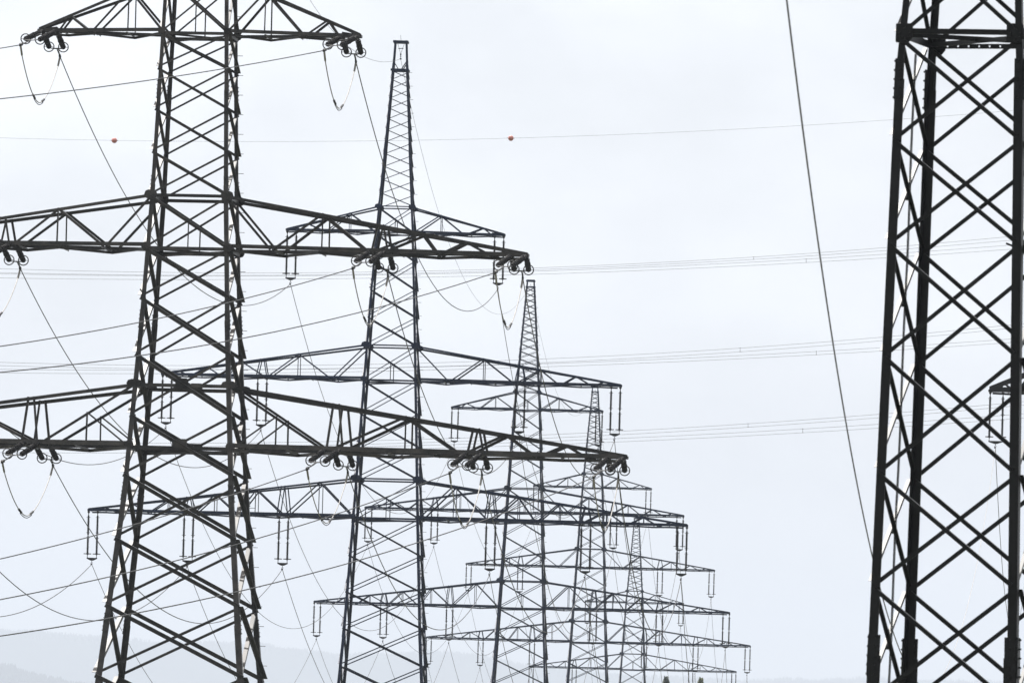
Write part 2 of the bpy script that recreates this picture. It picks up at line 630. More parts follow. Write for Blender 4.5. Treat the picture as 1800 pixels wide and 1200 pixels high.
ARM_BOTTOM = dict(zb=0.0, zt=2.75, L=21.1, tip=.18, cb=.17, ct=.13, web=.095, hangers=(7.3, 14.0),
                  nodes=[(2.28, 'b', 0), (4.7, 't', 1), (7.2, 'b', 0), (9.2, 't', 1), (10.5, 'b', 0), (12.1, 't', 1), (13.6, 'b', 0),
                         (15.4, 't', 1), (16.8, 'b', 0), (18.0, 't', 1), (19.1, 'b', 0), (20.0, 't', 0)])
ARM_MIDDLE = dict(zb=9.7, zt=12.15, L=16.2, tip=.17, cb=.16, ct=.13, web=.09, hangers=(9.1,),
                  nodes=[(1.7, 't', 0), (4.15, 'b', 0), (6.5, 't', 1), (8.75, 'b', 0), (10.5, 't', 1), (11.9, 'b', 0), (13.0, 't', 0),
                         (14.2, 'b', 0), (15.0, 't', 0)])
ARM_TOP = dict(zb=20.1, zt=21.95, L=7.7, tip=.16, cb=.14, ct=.11, web=.08, lace=1.4,
               nodes=[(1.28, 'b', 0), (3.2, 't', 1), (4.9, 'b', 0), (6.2, 't', 0), (6.9, 'b', 0)])


def peak_panels(z0, z1, n):
    out, tot = [], 0
    ws = [1.25 - .5 * i / (n - 1) for i in range(n)]
    k = (z1 - z0) / sum(ws)
    z = z0
    for w in ws:
        z += w * k
        out.append(z)
    return out


PANELS_A = [-29, -25.6, -22.2, -19, -16, -13.1, -10.35, -7.7, -5.15, -2.6, 0, 2.72, 5.05, 7.35, 9.7, 12.15, 14.15, 16.1, 18.1, 20.1, 21.95] + peak_panels(21.95, 31.6, 12)
SPEC_A = dict(
    width=[(-30, 9.08), (-11.6, 5.88), (0, 4.69), (2.75, 4.43), (9.7, 3.77), (12.15, 3.55), (20.1, 2.69), (21.95, 2.41), (31.6, 1.098), (33.6, 0.878)],
    legs=[-16, -8, 0, 4.5, 9.7, 15, 20.1, 26, 31.6, 33.7], legsize=[(-22, .24), (0, .19), (20, .15), (33, .11)],
    panels=PANELS_A, sections=[(-40, 0), (0, 9.7), (9.7, 20.1), (20.1, 31.6)],
    big=[(-22, .15), (0, .12), (20, .085), (22.2, .062), (31, .055)], small=[(-22, .085), (0, .07), (20, .055), (31, .05)],
    frames=[(0.0, .13, 1), (2.75, .11, 0), (9.7, .12, 1), (12.15, .10, 0), (20.1, .1, 1), (21.95, .08, 0)],
    gussets=[(2.72, .8, .46), (12.12, .7, .42), (21.9, .55, .34), (0.05, .5, .3), (9.75, .45, .3), (20.12, .36, .24)],
    centre_posts=[(0, 1.36), (9.7, 10.9), (20.1, 21.0)], steps=True, ext=.08, zigzag=21.9,
    arms=[ARM_BOTTOM, ARM_MIDDLE, ARM_TOP], peak=(31.6, 33.6))

B_BOTTOM = dict(zb=0.0, zt=3.0, L=21.3, tip=.20, cb=.20, ct=.17, web=.13, lace=2.6, hangers=(7.4, 14.1), extra=[('v', 4.55, 4.55), ('d', 4.55, 2.5)],
                nodes=[(2.3, 't', 0), (7.0, 'b', 0), (10.7, 't', 1), (13.4, 'b', 0), (15.5, 't', 0), (17.0, 'b', 0), (18.4, 't', 0), (19.5, 'b', 0), (20.3, 't', 0)])
B_MIDDLE = dict(zb=9.6, zt=12.15, L=16.25, tip=.19, cb=.18, ct=.155, web=.12, lace=2.2, hangers=(9.2,),
                nodes=[(1.8, 't', 0), (4.05, 'b', 0), (6.4, 't', 1), (8.7, 'b', 0), (11.2, 't', 0), (12.0, 'b', 0), (13.3, 't', 0), (14.6, 'b', 0), (15.3, 't', 0)])
B_TOP = dict(zb=20.0, zt=22.8, L=7.85, tip=.2, cb=.16, ct=.14, web=.10, lace=1.7,
             nodes=[(1.5, 'b', 0), (3.3, 't', 1), (5.2, 'b', 0), (6.3, 't', 0), (6.9, 'b', 0)])
PANELS_B = [-18.2, -14.45, -10.93, -7.56, -4.36, -1.29, 1.56, 4.5, 7.23, 9.6, 12.15, 14.27, 16.33, 18.3, 20.0, 22.8] + peak_panels(22.8, 32.5, 10)
SPEC_B = dict(
    width=[(-19, 8.68), (-11.3, 7.13), (-5.8, 6.03), (0, 4.98), (2.7, 4.68), (9.6, 4.0), (12.15, 3.75), (20, 3.26), (22.8, 3.08), (32.5, 1.308), (34.5, 1.008)],
    legs=[-15, -8.5, -2.2, 6.1, 12.6, 17.2, 22.8, 28, 32.5, 34.6], legsize=[(-19, .31), (-8, .27), (0, .24), (12, .2), (20, .18), (33, .12)],
    panels=PANELS_B, sections=[(-40, -1.29), (-1.29, 9.6), (9.6, 20.0), (20.0, 32.5)],
    big=[(-19, .22), (-5, .19), (8, .17), (12.5, .135), (20, .12), (32, .07)], small=[(-19, .14), (0, .125), (12, .10), (20, .085), (32, .05)],
    frames=[(0.0, .18, 1), (3.0, .17, 0), (9.6, .17, 1), (12.15, .155, 0), (20.0, .15, 1), (22.8, .13, 0)],
    gussets=[(3.0, .8, .36), (12.1, .66, .46), (22.75, .5, .34), (0.05, .5, .32), (9.6, .48, .42), (20.05, .4, .3)],
    centre_gussets=[(3.02, .62, .5), (.14, .72, .42)], centre_posts=[(9.6, 10.85), (20.0, 21.4)], steps=True, ext=.10, zigzag=22.7,
    arms=[B_BOTTOM, B_MIDDLE, B_TOP], peak=(32.5, 34.5))

ROW = "lattice pylons receding in one row"
P1 = Pylon("lattice_pylon", "nearest and largest grey lattice pylon of the row, cut off by the top edge",
           at(329, 788, 411), R(6.3), SPEC_B, 18.9, STEEL_GREY, ROW)
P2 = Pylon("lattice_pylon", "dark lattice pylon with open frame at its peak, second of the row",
           at(681, 911, 600), R(2.6), SPEC_A, 22.0, STEEL_HAZED, ROW, 1)


class Copy(Pylon):
    def __init__(self, src, label, loc_ref, az):
        self.spec, self.H, self.az, self.mat = src.spec, src.H, az, src.mat
        self.ref = Vector(loc_ref)
        self.base = Vector((loc_ref[0], loc_ref[1], loc_ref[2] - src.H))
        BASES.append(tuple(self.base))
        self.root = copy_tree(src.root)
        self.root.location = self.base
        self.root.rotation_euler = (0, 0, -az)
        self.root["label"] = label


SPEC_A2 = dict(SPEC_A, width=SPEC_A["width"][:-2] + [(32.5, .86), (33.2, .78)], panels=[z for z in PANELS_A if z < 22] + peak_panels(21.95, 32.6, 15),
               sections=[(-40, 0), (0, 9.7), (9.7, 20.1), (20.1, 32.6)], legs=SPEC_A["legs"][:-2] + [32.6, 33.3], zigzag=99, peak=(32.6, 33.2))
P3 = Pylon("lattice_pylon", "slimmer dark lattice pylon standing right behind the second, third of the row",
           at(917, 1068, 866), R(2.2), SPEC_A2, 22.0, STEEL_HAZED, ROW, 1)
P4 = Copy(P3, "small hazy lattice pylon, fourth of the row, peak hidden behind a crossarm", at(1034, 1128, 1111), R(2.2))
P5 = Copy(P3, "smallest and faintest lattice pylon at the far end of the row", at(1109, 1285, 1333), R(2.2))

# the pylon beyond the right edge, of which only an arm tip shows
RY = 572.0
tipR = at(1739, 688, RY)
azR = R(6)
ARM_R = dict(zb=0.0, zt=3.6, L=10.0, tip=.34, cb=.30, ct=.28, web=.12, lace=1.4,
             nodes=[(2.28, 'b', 0), (4.0, 't', 1), (5.6, 'b', 0), (7.0, 't', 1), (8.2, 'b', 0), (9.1, 't', 0)])
SPEC_R = dict(SPEC_A, arms=[ARM_R, dict(ARM_R, zb=9.7, zt=12.15, L=8.5), dict(ARM_TOP)])
PR = Pylon("lattice_pylon", "black pylon off the right edge, only its arm tip showing behind the blurred pylon",
           tipR + Vector((10.0 * math.cos(azR), -10.0 * math.sin(azR), 0)), azR, SPEC_R, 29.0, STEEL_DARK, None, 1)

# the near, blurred pylon at the right edge
PAN_F = [-12, -10.15, -7.69, -5.14, -2.66, -.11, 2.34, 4.62, 6.9, 9.2, 11.4, 13.6, 15.6]
ARM_F = dict(zb=11.4, zt=13.6, L=6.5, tip=.2, cb=.14, ct=.11, web=.08, lace=1.4,
             nodes=[(1.2, 'b', 0), (2.6, 't', 1), (4.0, 'b', 0), (5.2, 't', 0), (5.9, 'b', 0)])
SPEC_F = dict(
    width=[(-12, 3.53), (0, 3.07), (7.75, 2.81), (15.6, 1.67), (20, 0.702)],
    legs=[-6.7, 5.9, 13.6, 20], legsize=[(-12, .30), (-6.7, .28), (-6.5, .215), (5.5, .2), (6, .17), (20, .1)],
    panels=PAN_F, sections=[(-40, 6.9), (6.9, 15.6)],
    big=[(-12, .105), (20, .09)], small=[(-12, .10), (20, .085)],
    frames=[(11.4, .14, 1), (13.6, .12, 0)], gussets=[(6.9, .38, .42), (11.4, .4, .3)], gin=.46, gshape=((-1, -.9), (-.9, -1), (.55, -1), (1, -.5), (1, .8), (.8, 1), (-.9, 1), (-1, .9)), side=.08, ext=.0, inset_x=.10, zigzag=99, arms=[ARM_F])
F0 = at(1701.5, 620, 187)
PF = Pylon("lattice_pylon", "black out of focus lattice pylon close by at the right edge", F0, R(17), SPEC_F, 12.0, STEEL_DARK, None, 2)


def finish_near_pylon():
    root, zo = PF.root, PF.H
    z = 6.9
    h = PF.hw(z)
    b = MB()
    # stiff front and back crossbars, the back one a drilled bar
    b.bar((-h, -h - .03, z + .05 + zo), (h, -h - .03, z + .01 + zo), .12, .03, (0, 0, 1))
    b.bar((-h, -h + .05, z - .02 + zo), (h * .96, h - .05, z + .05 + zo), .10, .03, (0, 0, 1))
    b.bar((h, -h + .05, z - .08 + zo), (-h, h - .05, z + .0 + zo), .1, .03, (0, 0, 1))
    for q in (-1, 1):
        b.bar((q * h, -h, z + .02 + zo), (q * h, h, z + .02 + zo), .16, .03, (0, 0, 1))
    b.build("body_frame", STEEL_DARK, root)
    b = MB()
    y, zc, hh, hole = h + .03, z - .02 + zo, .055, .018
    xs = [-h + .1]
    for k in range(7):
        c = -h + .42 + k * .24
        xs += [c - hole, c + hole]
    xs.append(h)
    for i in range(len(xs) - 1):
        if i % 2 == 0:
            b.bar((xs[i], y, zc), (xs[i + 1], y, zc), hh * 2, .012, (0, 0, 1))
        else:
            for q in (-1, 1):
                m = (hh + hole) / 2
                b.bar((xs[i], y, zc + q * m), (xs[i + 1], y, zc + q * m), hh - hole, .012, (0, 0, 1))
    b.build("drilled_bar", STEEL_DARK, root)
    # earth cable clipped to the left face
    b = MB()
    pts = []
    for k in range(25):
        zz = -11.6 + 18.2 * k / 24
        hz = PF.hw(zz)
        pts.append((-hz - .02, hz * .20 + .03 * math.sin(k * 1.1), zz + zo))
    b.tube(pts, .016, 6)
    b.tube([(p[0] + .01, p[1] + .07, p[2]) for p in pts], .010, 6)
    cable = b.build("earth_cable", FITTING, root)
    for zz in (3.45, 1.1, -1.38, -3.9, -6.45):
        hz = PF.hw(zz)
        c = MB()
        c.bar((-hz - .06, hz * .20 - .06, zz + zo), (-hz - .06, hz * .20 + .12, zz + zo), .16, .09, (0, 0, 1))
        c.tube([(-hz - .05, hz * .2 + .1, zz + zo), (-hz - .05, hz * .2 + .24, zz + zo + .06)], .012, 5)
        c.build("clamp", STEEL_DARK, cable)


finish_near_pylon()

# ------------------------------------------------------------------ insulators
SHED_N = 8


def rod_profile(z0, z1, core, shed, n):
    pr = [(0, z0), (core * 1.25, z0), (core * 1.25, z0 - .07)]
    z = z0 - .09
    st = (z0 - z1 - .18) / n
    for _ in range(n):
        pr += [(core, z), (shed, z - st * .55), (shed * .96, z - st * .68), (core, z - st * .8)]
        z -= st
    pr += [(core, z), (core * 1.25, z1 + .07), (core * 1.25, z1), (0, z1)]
    return pr


def string_meshes(core, shed, horn, n, top=.3, gap=.05):
    """one long-rod string hanging along -z: two rods in series with fittings"""
    b = MB()
    b.lathe([(0, .02), (.10, .0), (.10, -.04), (.03, -.16), (.035, -top), (0, -top)], 8)
    b.lathe(rod_profile(-top, -1.70 + gap, core, shed, n), SHED_N)
    b.lathe([(.035, -1.68 + gap), (.03, -1.70 + gap * .4), (.045, -1.71), (.03, -1.72 - gap * .4), (.035, -1.74 - gap)], 6)
    b.lathe(rod_profile(-1.70 - gap, -3.06, core, shed, n), SHED_N)
    b.lathe([(.03, -3.04), (.022, -3.15), (.03, -3.3), (0, -3.32)], 6)
    body = b.mesh("insulator_string", CERAMIC)
    rings = []
    for z, r, rt in ((-.42, .13, .014), (-1.50, .14, .012), (-1.88, .13, .012), (-2.99, horn, .028)):
        g = MB()
        g.ring((0, 0, z), r, rt, (1, 0, 0), (0, 1, 0), 24 if r > .2 else 14, 5)
        g.bar((-r, 0, z), (r, 0, z), .022, .022, (0, 0, 1))
        rings.append(g.mesh("arcing_ring", FITTING))
    return body, rings


HANG_BODY, HANG_RINGS = string_meshes(.052, .09, .26, 14)
TENS_BODY, TENS_RINGS = string_meshes(.08, .138, .24, 10, .55, .14)


def make_set(name, sep, body, rings, mat_y, tail):
    root = link(name, None)
    for q in (-1, 1):
        s = link("insulator_string", body, root)
        s.location = (q * sep, 0, 0)
        for rg in rings:
            link("arcing_ring", rg, s)
    b = MB()
    b.plate([(-sep - .05, -.012, -3.26), (sep + .05, -.012, -3.26), (sep + .05, -.012, -3.33), (.1, -.012, -3.46), (-.1, -.012, -3.46), (-sep - .05, -.012, -3.33)], (0, 1, 0), .024)
    b.build("yoke_plate", mat_y, root)
    b = MB()
    if tail == "hang":
        b.tube([(0, 0, -3.4), (0, 0, -3.56)], .02, 6)
        b.ring((0, 0, -3.62), .05, .016, (1, 0, 0), (0, 0, 1), 10, 5)
        b.bar((0, -.16, -3.72), (0, .16, -3.72), .07, .07, (0, 0, 1))
        b.bar((-.05, 0, -3.66), (-.05, 0, -3.76), .03, .06, (0, 1, 0))
    else:
        b.tube([(0, 0, -3.4), (0, 0, -5.05)], .028, 6)
        b.tube([(.06, 0, -3.42), (.035, 0, -4.6)], .018, 6)
        b.bar((0, 0, -4.9), (0, 0, -5.35), .12, .09, (0, 1, 0))
    b.build("clamp", FITTING, root)
    return root


hang_proto = None
ORD = {1: "nearest pylon", 2: "second pylon", 3: "third pylon", 4: "fourth pylon", 5: "farthest pylon"}
ARMS = {"top": [7.32], "middle": [9.1, 15.82], "bottom": [7.3, 14.0, 20.76]}
ARM_Z = {"top": 20.1, "middle": 9.7, "bottom": 0.0}
ARM_SPEC = {"top": 2, "middle": 1, "bottom": 0}
PLACE = {"top": ["end"], "middle": ["inner", "outermost"], "bottom": ["inner", "central", "outermost"]}


def slots():
    for arm in ("top", "middle", "bottom"):
        for side in (-1, 1):
            for s, pl in zip(ARMS[arm], PLACE[arm]):
                yield arm, side, s, pl


def side_word(side):
    return "left" if side < 0 else "right"


CLAMP = {}          # (pylon number, arm, side, place) -> point where the conductor is held


def hang_set(p, num, arm, side, s, pl, make=True):
    global hang_proto
    pos = p.world(side * s, 0, ARM_Z[arm] - .04)
    CLAMP[(num, arm, side, pl)] = pos + Vector((0, 0, -3.72))
    if not make:
        return
    if num == 9:
        o = make_set("insulator_set", .43, HANG_BODY, HANG_RINGS, FITTING, "hang")
    elif hang_proto is None:
        hang_proto = make_set("insulator_set", .32, HANG_BODY, HANG_RINGS, FITTING, "hang")
        o = hang_proto
    else:
        o = copy_tree(hang_proto)
    o.location = pos
    o.rotation_euler = (0, 0, -p.az)
    if num == 9:
        tag(o, "black hanging double insulator seen between the bars of the blurred right pylon", "insulator", "hanging insulator sets")
    else:
        where = f"{pl} {side_word(side)}" if arm != "top" else f"{side_word(side)} end"
        tag(o, f"hanging double insulator at {where} of {arm} crossarm on the {ORD[num]} of the row", "insulator", "hanging insulator sets")


for num, p in ((2, P2), (3, P3), (4, P4), (5, P5)):
    for arm, side, s, pl in slots():
        hang_set(p, num, arm, side, s, pl, not (num == 5 and arm == "bottom"))
hang_set(PR, 9, "bottom", -1, 9.5, "outermost")

AZ_IN, AZ_OUT = R(12.0), R(2.2)
D_IN = Vector((-math.sin(AZ_IN), -math.cos(AZ_IN), -.22)).normalized()
D_OUT = Vector((math.sin(AZ_OUT), math.cos(AZ_OUT), -.125)).normalized()
tens_proto = None
TENS = {}
B_Z = {"top": 20.0, "middle": 9.6, "bottom": 0.0}


def tension_set(arm, side, s, pl, direction, kind, make=True):
    global tens_proto
    a = P1.spec["arms"][ARM_SPEC[arm]]
    dep = P1.depth(a, s, 'b')
    y = -dep if kind == "in" else dep
    zz = B_Z[arm] + (.0 if kind == "in" else -.06)
    pos = P1.world(side * s, y, zz)
    TENS[(arm, side, pl, kind)] = pos + direction * 5.3
    if not make:
        return
    if tens_proto is None:
        tens_proto = make_set("insulator_set", .35, TENS_BODY, TENS_RINGS, FITTING, "tension")
        o = tens_proto
    else:
        o = copy_tree(tens_proto)
    zax = -direction
    xax = Vector((math.cos(P1.az), -math.sin(P1.az), 0))
    xax = (xax - zax * zax.dot(xax)).normalized()
    yax = zax.cross(xax)
    m = Matrix((xax, yax, zax)).transposed()
    o.rotation_euler = m.to_euler()
    o.location = pos
    where = f"{pl} {side_word(side)}" if arm != "top" else f"{side_word(side)} end"
    pulls = "slanting left" if kind == "in" else "pointing away"
    tag(o, f"thick double insulator {pulls} at {where} of {arm} crossarm on nearest pylon", "insulator", "strain insulator sets on the nearest pylon")


IN_FRAME = lambda arm, side, pl: side > 0 or pl in ("end", "inner")
for arm, side, s, pl in slots():
    ok = IN_FRAME(arm, side, pl)
    tension_set(arm, side, s, pl, D_IN, "in", ok and not (side < 0 and arm in ("middle", "bottom") and False))
    tension_set(arm, side, s, pl, D_OUT, "out", ok)


# ------------------------------------------------------------------ conductors
def wire(name, label, cat, group, pts, r, mat, n=6):
    b = MB()
    b.tube(pts, r, n)
    return tag(b.build(name, mat, None, True), label, cat, group)


def span(p0, p1, sag, n=56):
    out = []
    for i in range(n + 1):
        t = i / n
        q = p0.lerp(p1, t)
        q.z -= 4 * sag * t * (1 - t)
        out.append(q)
    return out


def where_on(arm, side, pl):
    return (f"{pl} {side_word(side)} of {arm} crossarm" if arm != "top" else f"{side_word(side)} end of top crossarm")


# arriving from the left, sloping down towards the camera side
IN_CURVE = {"top": (.139, .00020), "middle": (.1388, .00033), "bottom": (.1296, .00031)}
for arm, side, s, pl in slots():
    if not IN_FRAME(arm, side, pl) or (side < 0 and arm != "top"):
        continue
    p0 = TENS[(arm, side, pl, "in")]
    sl, c = IN_CURVE[arm]
    pts = []
    for i in range(70):
        t = 190.0 * i / 69
        pts.append(p0 + Vector((-math.sin(AZ_IN) * t, -math.cos(AZ_IN) * t, -sl * t + c * t * t)))
    wire("conductor", f"dark conductor running down left from nearest pylon, held at {where_on(arm, side, pl)}", "power line",
         "conductors arriving at the nearest pylon", pts, .024, WIRE_DARK)
# jumper loops under the nearest pylon's arms
for arm, side, s, pl in slots():
    if not IN_FRAME(arm, side, pl):
        continue
    a, e = TENS[(arm, side, pl, "in")], TENS[(arm, side, pl, "out")]
    a, e = a + Vector((0, 0, -.05)), e + Vector((0, 0, -.05))
    drop = 2.45
    pts = []
    for i in range(41):
        t = i / 40
        q = a.lerp(e, t)
        q.z -= drop * (1 - abs(2 * t - 1) ** 1.75)
        pts.append(q)
    root = tag(empty("jumper_cable", a.lerp(e, .5)), f"looped jumper cable under {where_on(arm, side, pl)}, nearest pylon", "cable", "jumper loops on the nearest pylon")
    o = root.location.copy()
    b = MB()
    b.tube([q - o for q in pts], .026, 6)
    b.tube([a - o + Vector((0, 0, .12)), pts[2] - o], .05, 6)
    b.tube([e - o + Vector((0, 0, .12)), pts[38] - o], .05, 6)
    b.build("cable", WIRE_PALE, root, True)
    for k in (15, 24):
        b = MB()
        b.tube([pts[k - 1] - o, pts[k + 1] - o], .06, 6)
        b.build("clamp", FITTING, root)
    b = MB()
    b.tube([pts[k] - o + Vector((0, 0, -.10)) for k in range(15, 25)], .02, 6)
    b.build("spacer_rod", FITTING, root)

SAG = {1: 5.6, 2: 11.1, 3: 9.4, 4: 7.7}
PYL = {1: P1, 2: P2, 3: P3, 4: P4, 5: P5}
for num in (1, 2, 3, 4):
    for arm, side, s, pl in slots():
        p0 = TENS[(arm, side, pl, "out")] if num == 1 else CLAMP[(num, arm, side, pl)]
        p1 = CLAMP[(num + 1, arm, side, pl)]
        wire("conductor", f"sagging conductor from {ORD[num]} to {ORD[num + 1]}, {where_on(arm, side, pl)}", "power line",
             "conductors sagging between the row's pylons", span(p0, p1, SAG[num]), {1: .026, 2: .022, 3: .02, 4: .02}[num], WIRE_DARK)
for arm, side, s, pl in slots():
    if arm == "bottom":
        continue
    p0 = CLAMP[(5, arm, side, pl)]
    p1 = p0 + Vector((9.5, 240, -22))
    wire("conductor", f"faint conductor falling away beyond the farthest pylon, {where_on(arm, side, pl)}", "power line",
         "conductors beyond the farthest pylon", span(p0, p1, 9.0), .02, WIRE_DARK)
# earth wire from peak to peak
E_Z = {1: 34.5 - 1.2, 2: 33.6 - 1.18, 3: 32.9}
for num in (1, 2, 3, 4):
    a = PYL[num].world(0, 0, E_Z[min(num, 3)])
    e = PYL[num + 1].world(0, 0, E_Z[min(num + 1, 3)])
    wire("earth_wire", f"thin earth wire sagging between the peaks of {ORD[num]} and {ORD[num + 1]}", "power line", "earth wires of the row",
         span(a, e, {1: 4.6, 2: 9.0, 3: 7.6, 4: 6.3}[num]), .012, WIRE_DARK)

# the line that crosses far behind, three bundles of four and an earth wire
FAR = {
    ("top", 0): (-3.647e-05, -3.262e-02, 472.3), ("top", 1): (-3.193e-05, -3.265e-02, 475.6),
    ("top", 2): (-2.831e-05, -2.887e-02, 477.9), ("top", 3): (-2.582e-05, -2.892e-02, 483.3),
    ("middle", 0): (-3.751e-05, -3.785e-02, 632.9), ("middle", 1): (-3.849e-05, -3.774e-02, 639.5),
    ("middle", 2): (-2.397e-05, -3.050e-02, 640.8), ("middle", 3): (-2.299e-05, -3.057e-02, 646.3),
    ("lowest", 0): (-3.125e-05, -3.945e-02, 766.2), ("lowest", 1): (-3.113e-05, -3.935e-02, 772.2),
    ("lowest", 2): (-2.436e-05, -3.439e-02, 777.5), ("lowest", 3): (-2.319e-05, -3.356e-02, 783.4)}
NTH = ["uppermost", "second", "third", "lowest"]


def far_point(co, x, dist):
    u = x - 900
    return at(x, co[0] * u * u + co[1] * u + co[2], dist)


FAR_Y = {0: 950.0, 1: 950.45, 2: 950.0, 3: 950.45}
for (bundle, k), co in FAR.items():
    pts = [far_point(co, x, FAR_Y[k]) for x in range(-300, 2101, 30)]
    wire("conductor", f"hair-thin crossing wire behind the row, {NTH[k]} of the {bundle} bundle of four", "power line",
         "wires of the distant crossing line", pts, .017, WIRE_DARK, 5)
EARTH = (-3.107e-05, -2.752e-02, 243.0)
wire("earth_wire", "hair-thin crossing earth wire carrying two red marker balls", "power line", "wires of the distant crossing line",
     [far_point(EARTH, x, 950) for x in range(-300, 2101, 30)], .013, WIRE_DARK, 5)
for bundle, k, x, word in (("top", 0, 1325, "upper"), ("top", 2, 1417, "lower"), ("middle", 0, 1301, "upper"), ("middle", 2, 1435, "lower"),
                           ("lowest", 0, 1315, "upper"), ("lowest", 2, 1411, "lower")):
    a, e = far_point(FAR[(bundle, k)], x, 950), far_point(FAR[(bundle, k + 1)], x, 950.45)
    b = MB()
    b.tube([a, e], .018, 6)
    d = (e - a).normalized()
    for q in (a, e):
        b.tube([q - d * .05 - Vector((.05, 0, 0)), q - d * .05 + Vector((.05, 0, 0))], .03, 6)
    tag(b.build("bundle_spacer", FITTING), f"tiny spacer joining the {word} two wires of the {bundle} crossing bundle", "spacer", "spacers on the crossing line")


def marker_ball(x, label):
    c = far_point(EARTH, x, 950)
    root = tag(empty("marker_ball", c), label, "marker ball", "red marker balls on the crossing earth wire")
    for q in (-1, 1):
        b = MB()
        n = 20
        pr = [(0.31 * math.sin(math.pi / 2 * i / 8), q * .31 * math.cos(math.pi / 2 * i / 8)) for i in range(9)]
        pr += [(.335, q * .012), (.335, q * .002)]
        b.lathe(pr, n)
        b.build("shell", BALL, root, True)
    b = MB()
    b.tube([(-.42, 0, 0), (.42, 0, 0)], .035, 8)
    b.build("clamp", FITTING, root)


marker_ball(201, "red marker ball on the crossing wire, left of the nearest pylon")
marker_ball(898, "red marker ball on the crossing wire, alone in open sky right of second pylon")


# wires of the other line, past the blurred pylon and at the black insulator
def fit_wire(pts_px, x0, m, deg):
    """points of a wire hanging in the vertical plane X = x0 + m*Y, seen through the given pixels"""
    out = []
    for x, y in pts_px:
        d = CAM_ROT @ Vector((x - 900.0, 600.0 - y, -FPX))
        yy = x0 / (d.x / d.y - m)
        out.append((yy, d.z / d.y * yy + EYE))
    out.sort()
    # least squares polynomial
    n = deg + 1
    y0 = sum(o[0] for o in out) / len(out)
    sc = max(abs(o[0] - y0) for o in out)
    A = [[sum(((o[0] - y0) / sc) ** (i + j) for o in out) for j in range(n)] for i in range(n)]
    B = [sum(o[1] * ((o[0] - y0) / sc) ** i for o in out) for i in range(n)]
    for i in range(n):
        pv = max(range(i, n), key=lambda r: abs(A[r][i]))
        A[i], A[pv], B[i], B[pv] = A[pv], A[i], B[pv], B[i]
        for r in range(i + 1, n):
            f = A[r][i] / A[i][i]
            for c in range(i, n):
                A[r][c] -= f * A[i][c]
            B[r] -= f * B[i]
    co = [0] * n
    for i in range(n - 1, -1, -1):
        co[i] = (B[i] - sum(A[i][c] * co[c] for c in range(i + 1, n))) / A[i][i]
    return lambda yy: Vector((x0 + m * yy, yy, sum(co[i] * ((yy - y0) / sc) ** i for i in range(n)))), out[0][0], out[-1][0]


fw, ya, yb = fit_wire([(1383, 0), (1407, 167), (1420, 301), (1430, 390), (1441, 470), (1465, 600), (1488, 727), (1519, 913), (1530, 965),
                       (1563, 1090), (1580, 1140), (1612, 1197)], -4.86, .068, 3)
wire("conductor", "thick soft-edged wire dropping from the top edge towards the blurred pylon", "power line", "wires of the right-hand line",
     [fw(ya - 6 + (yb + 10 - ya) * i / 60) for i in range(61)], .015, WIRE_DARK, 8)
cr = CLAMP[(9, "bottom", -1, "outermost")]
f2, ya, yb = fit_wire([(1650, 1200), (1700, 1070), (1735, 910), (1745, 850), (1752, 795)], -7.39, .07, 2)
end = f2(cr.y)
pts = []
for i in range(61):
    yy = 335 + (cr.y - 335) * i / 60
    pts.append(f2(yy) + (cr - end) * (i / 60) ** 3)
wire("conductor", "pale thin wire curving down left from the black insulator at right", "power line", "wires of the right-hand line", pts, .013, WIRE_PALE)
p1 = cr + Vector((20.5, 300, 0))
wire("conductor", "dark thin wire dropping steeply from the black insulator at right", "power line", "wires of the right-hand line", span(cr, p1, 8.8), .022, WIRE_DARK)

# ------------------------------------------------------------------ trees whose tips show at the bottom edge
def tree(top_px, dist, h, rad, mat, label, seed):
    rng = random.Random(seed)
    top = at(*top_px, dist)
    g = top.z - h
    root = tag(empty("tree", (top.x, top.y, g)), label, "tree", "trees behind the row")
    BASES.append((top.x, top.y, g))
    b = MB()
    prof = [(rad * .14, 0), (rad * .10, h * .3), (rad * .06, h * .65), (rad * .02, h * .95)]
    b.lathe(prof, 8)
    for k in range(14):
        z = h * (.3 + .6 * k / 14)
        q = rng.uniform(0, 6.28)
        ln = rad * (1.0 - .7 * k / 14)
        b.tube([(0, 0, z), (math.cos(q) * ln * .5, math.sin(q) * ln * .5, z + ln * .25), (math.cos(q) * ln, math.sin(q) * ln, z + ln * .6)], .07, 5)
    b.build("trunk", BARK, root)
    c = MB()
    for k in range(2600):
        z = rng.random() ** .8
        r_max = rad * (1.05 - z ** 1.6) * (.75 + .35 * noise.noise(Vector((z * 6, seed, 0)))) + .25
        q = rng.uniform(0, 6.28)
        rr = r_max * math.sqrt(rng.uniform(.15, 1))
        rr *= .8 + .5 * noise.noise(Vector((math.cos(q) * 2, math.sin(q) * 2, z * 9 + seed)))
        p = Vector((math.cos(q) * rr, math.sin(q) * rr, h * (.25 + .76 * z) + rng.uniform(-.3, .3)))
        s = rng.uniform(.22, .5)
        u = Vector((rng.gauss(0, 1), rng.gauss(0, 1), rng.gauss(0, 1))).normalized()
        v = u.orthogonal().normalized()
        c.add([p - u * s, p + v * s * .6, p + u * s, p - v * s * .6], [(0, 1, 2, 3)])
    c.build("crown", mat, root)


tree((1171, 1194), 1400, 24, 2.6, LEAF_DARK, "dark tree top poking up at the bottom edge below the farthest pylon", 3)
tree((1232, 1196), 1500, 26, 3.0, LEAF_PALE, "yellow-green tree top poking up at the bottom edge, right of the dark one", 8)

build_ground()


